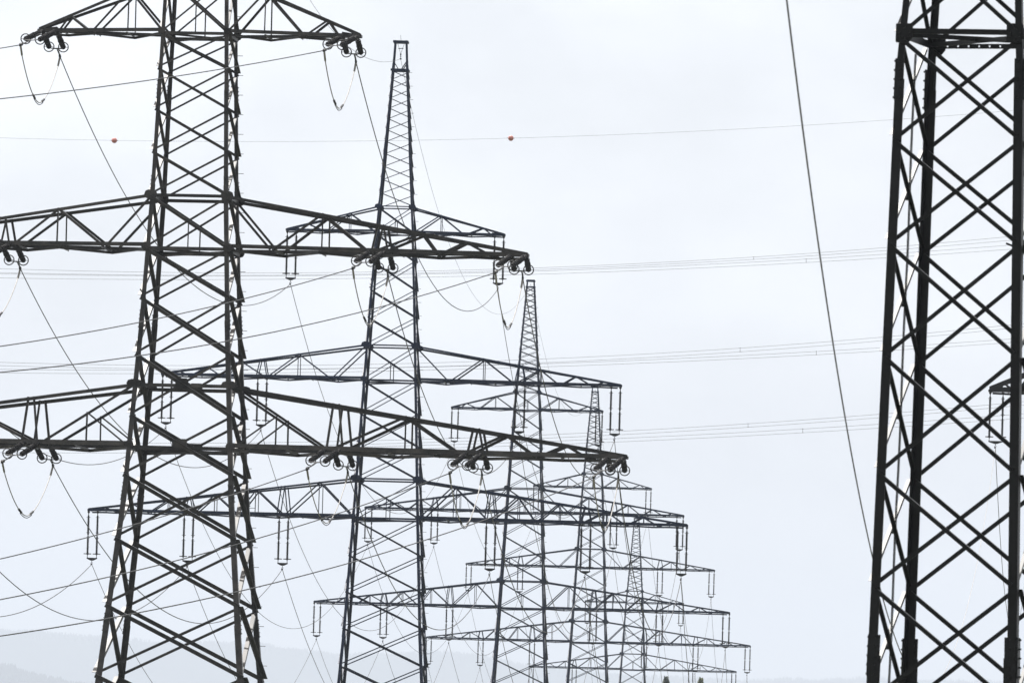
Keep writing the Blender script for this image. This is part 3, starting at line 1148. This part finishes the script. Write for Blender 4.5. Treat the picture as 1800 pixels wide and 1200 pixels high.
# ------------------------------------------------------------------ far hills
def ridge(name, crest_px, dist, depth, x0, x1, step, rough):
    b = MB()
    xs = []
    x = x0
    while x <= x1:
        xs.append(x)
        x += step
    rows = [(-1.0, 0.0), (-.8, .22), (-.6, .5), (-.4, .76), (-.2, .93), (0, 1.0), (.25, .93), (.55, .6), (1.0, 0.0)]
    crest = []
    for x in xs:
        y = interp(crest_px, x)
        p = at(x, y, dist)
        crest.append(p)
    for i, x in enumerate(xs):
        for k, hf in rows:
            p = crest[i]
            nz = noise.noise(Vector((x * .012, k * 2.0, dist * .001)))
            sc = (dist + k * depth) / dist
            b.v.append((p.x, p.y + k * depth, (p.z + rough * nz * (0 if k == 0 else 1)) * hf - 2.0 * (hf == 0)))
    n = len(rows)
    for i in range(len(xs) - 1):
        for j in range(n - 1):
            b.f.append((i * n + j, i * n + j + 1, (i + 1) * n + j + 1, (i + 1) * n + j))
    tag(b.build(name, HILL, None, True), kind="structure")
    return xs, crest


FAR_CREST = [(-900, 1090), (-300, 1100), (0, 1107), (100, 1114), (200, 1123), (300, 1131), (400, 1131), (460, 1133), (510, 1141), (600, 1152), (680, 1149),
             (760, 1148), (830, 1149), (870, 1158), (900, 1166), (960, 1175), (1040, 1183), (1100, 1188), (1300, 1197), (1370, 1195), (1450, 1195),
             (1560, 1194), (1800, 1201), (2200, 1212), (2800, 1222)]
NEAR_CREST = [(-900, 1150), (-300, 1163), (0, 1172), (15, 1176), (35, 1185), (60, 1189), (90, 1193), (130, 1201), (160, 1207), (250, 1222), (500, 1262), (900, 1300)]
fx, fc = ridge("far_hill", FAR_CREST, 38000.0, 2600.0, -900, 2800, 25, 14)
nx, nc = ridge("near_hill", NEAR_CREST, 27000.0, 1500.0, -900, 900, 15, 8)


def forest(name, crest_px, dist, xa, xb, n, hmin, hmax, depth):
    rng = random.Random(int(dist))
    b = MB()
    for _ in range(n):
        x = rng.uniform(xa, xb)
        back = rng.uniform(-1, .15)
        p = at(x, interp(crest_px, x), dist)
        clump = .55 + .75 * max(0, .5 + noise.noise(Vector((x * .02, 3.3, dist))) + .5 * noise.noise(Vector((x * .09, 7.1, dist))))
        h = rng.uniform(hmin, hmax) * clump
        zz = p.z - (back * depth) ** 2 / (depth * 14) - h * .25
        q = Vector((p.x, p.y + back * depth, zz))
        r = h * rng.uniform(.16, .30)
        m = 6
        ring = [q + Vector((math.cos(6.283 * i / m) * r, math.sin(6.283 * i / m) * r, h * .18 * rng.uniform(.6, 1.4))) for i in range(m)]
        mid = [q + Vector((math.cos(6.283 * i / m + .4) * r * .62, math.sin(6.283 * i / m + .4) * r * .62, h * rng.uniform(.5, .65))) for i in range(m)]
        top = q + Vector((0, 0, h))
        fs = [(i, (i + 1) % m, m + (i + 1) % m, m + i) for i in range(m)] + [(m + i, m + (i + 1) % m, 2 * m) for i in range(m)]
        b.add(ring + mid + [top], fs)
    tag(b.build(name, FOREST), kind="stuff")


forest("far_forest", FAR_CREST, 38000.0, -250, 2050, 4200, 13, 24, 560)
forest("near_forest", NEAR_CREST, 27000.0, -250, 260, 1500, 14, 26, 420)

# ------------------------------------------------------------------ haze
b = MB()
X, Y0, Y1, Z0, Z1 = 13500, -3300, 44500, -12, 1020
b.add([(-X, Y0, Z0), (X, Y0, Z0), (X, Y1, Z0), (-X, Y1, Z0), (-X, Y0, Z1), (X, Y0, Z1), (X, Y1, Z1), (-X, Y1, Z1)],
      [(0, 3, 2, 1), (4, 5, 6, 7), (0, 1, 5, 4), (1, 2, 6, 5), (2, 3, 7, 6), (3, 0, 4, 7)])
hz = bpy.data.materials.new("haze_air")
hz.use_nodes = True
ht = hz.node_tree
ht.nodes.clear()
ho = ht.nodes.new("ShaderNodeOutputMaterial")
hv = ht.nodes.new("ShaderNodeVolumePrincipled")
hv.inputs["Color"].default_value = (0.82, 0.895, 1.0, 1)
hv.inputs["Density"].default_value = 5.8e-5
hv.inputs["Anisotropy"].default_value = 0.0
ht.links.new(hv.outputs["Volume"], ho.inputs["Volume"])
hz.cycles.homogeneous_volume = True
tag(b.build("haze", hz), kind="stuff")
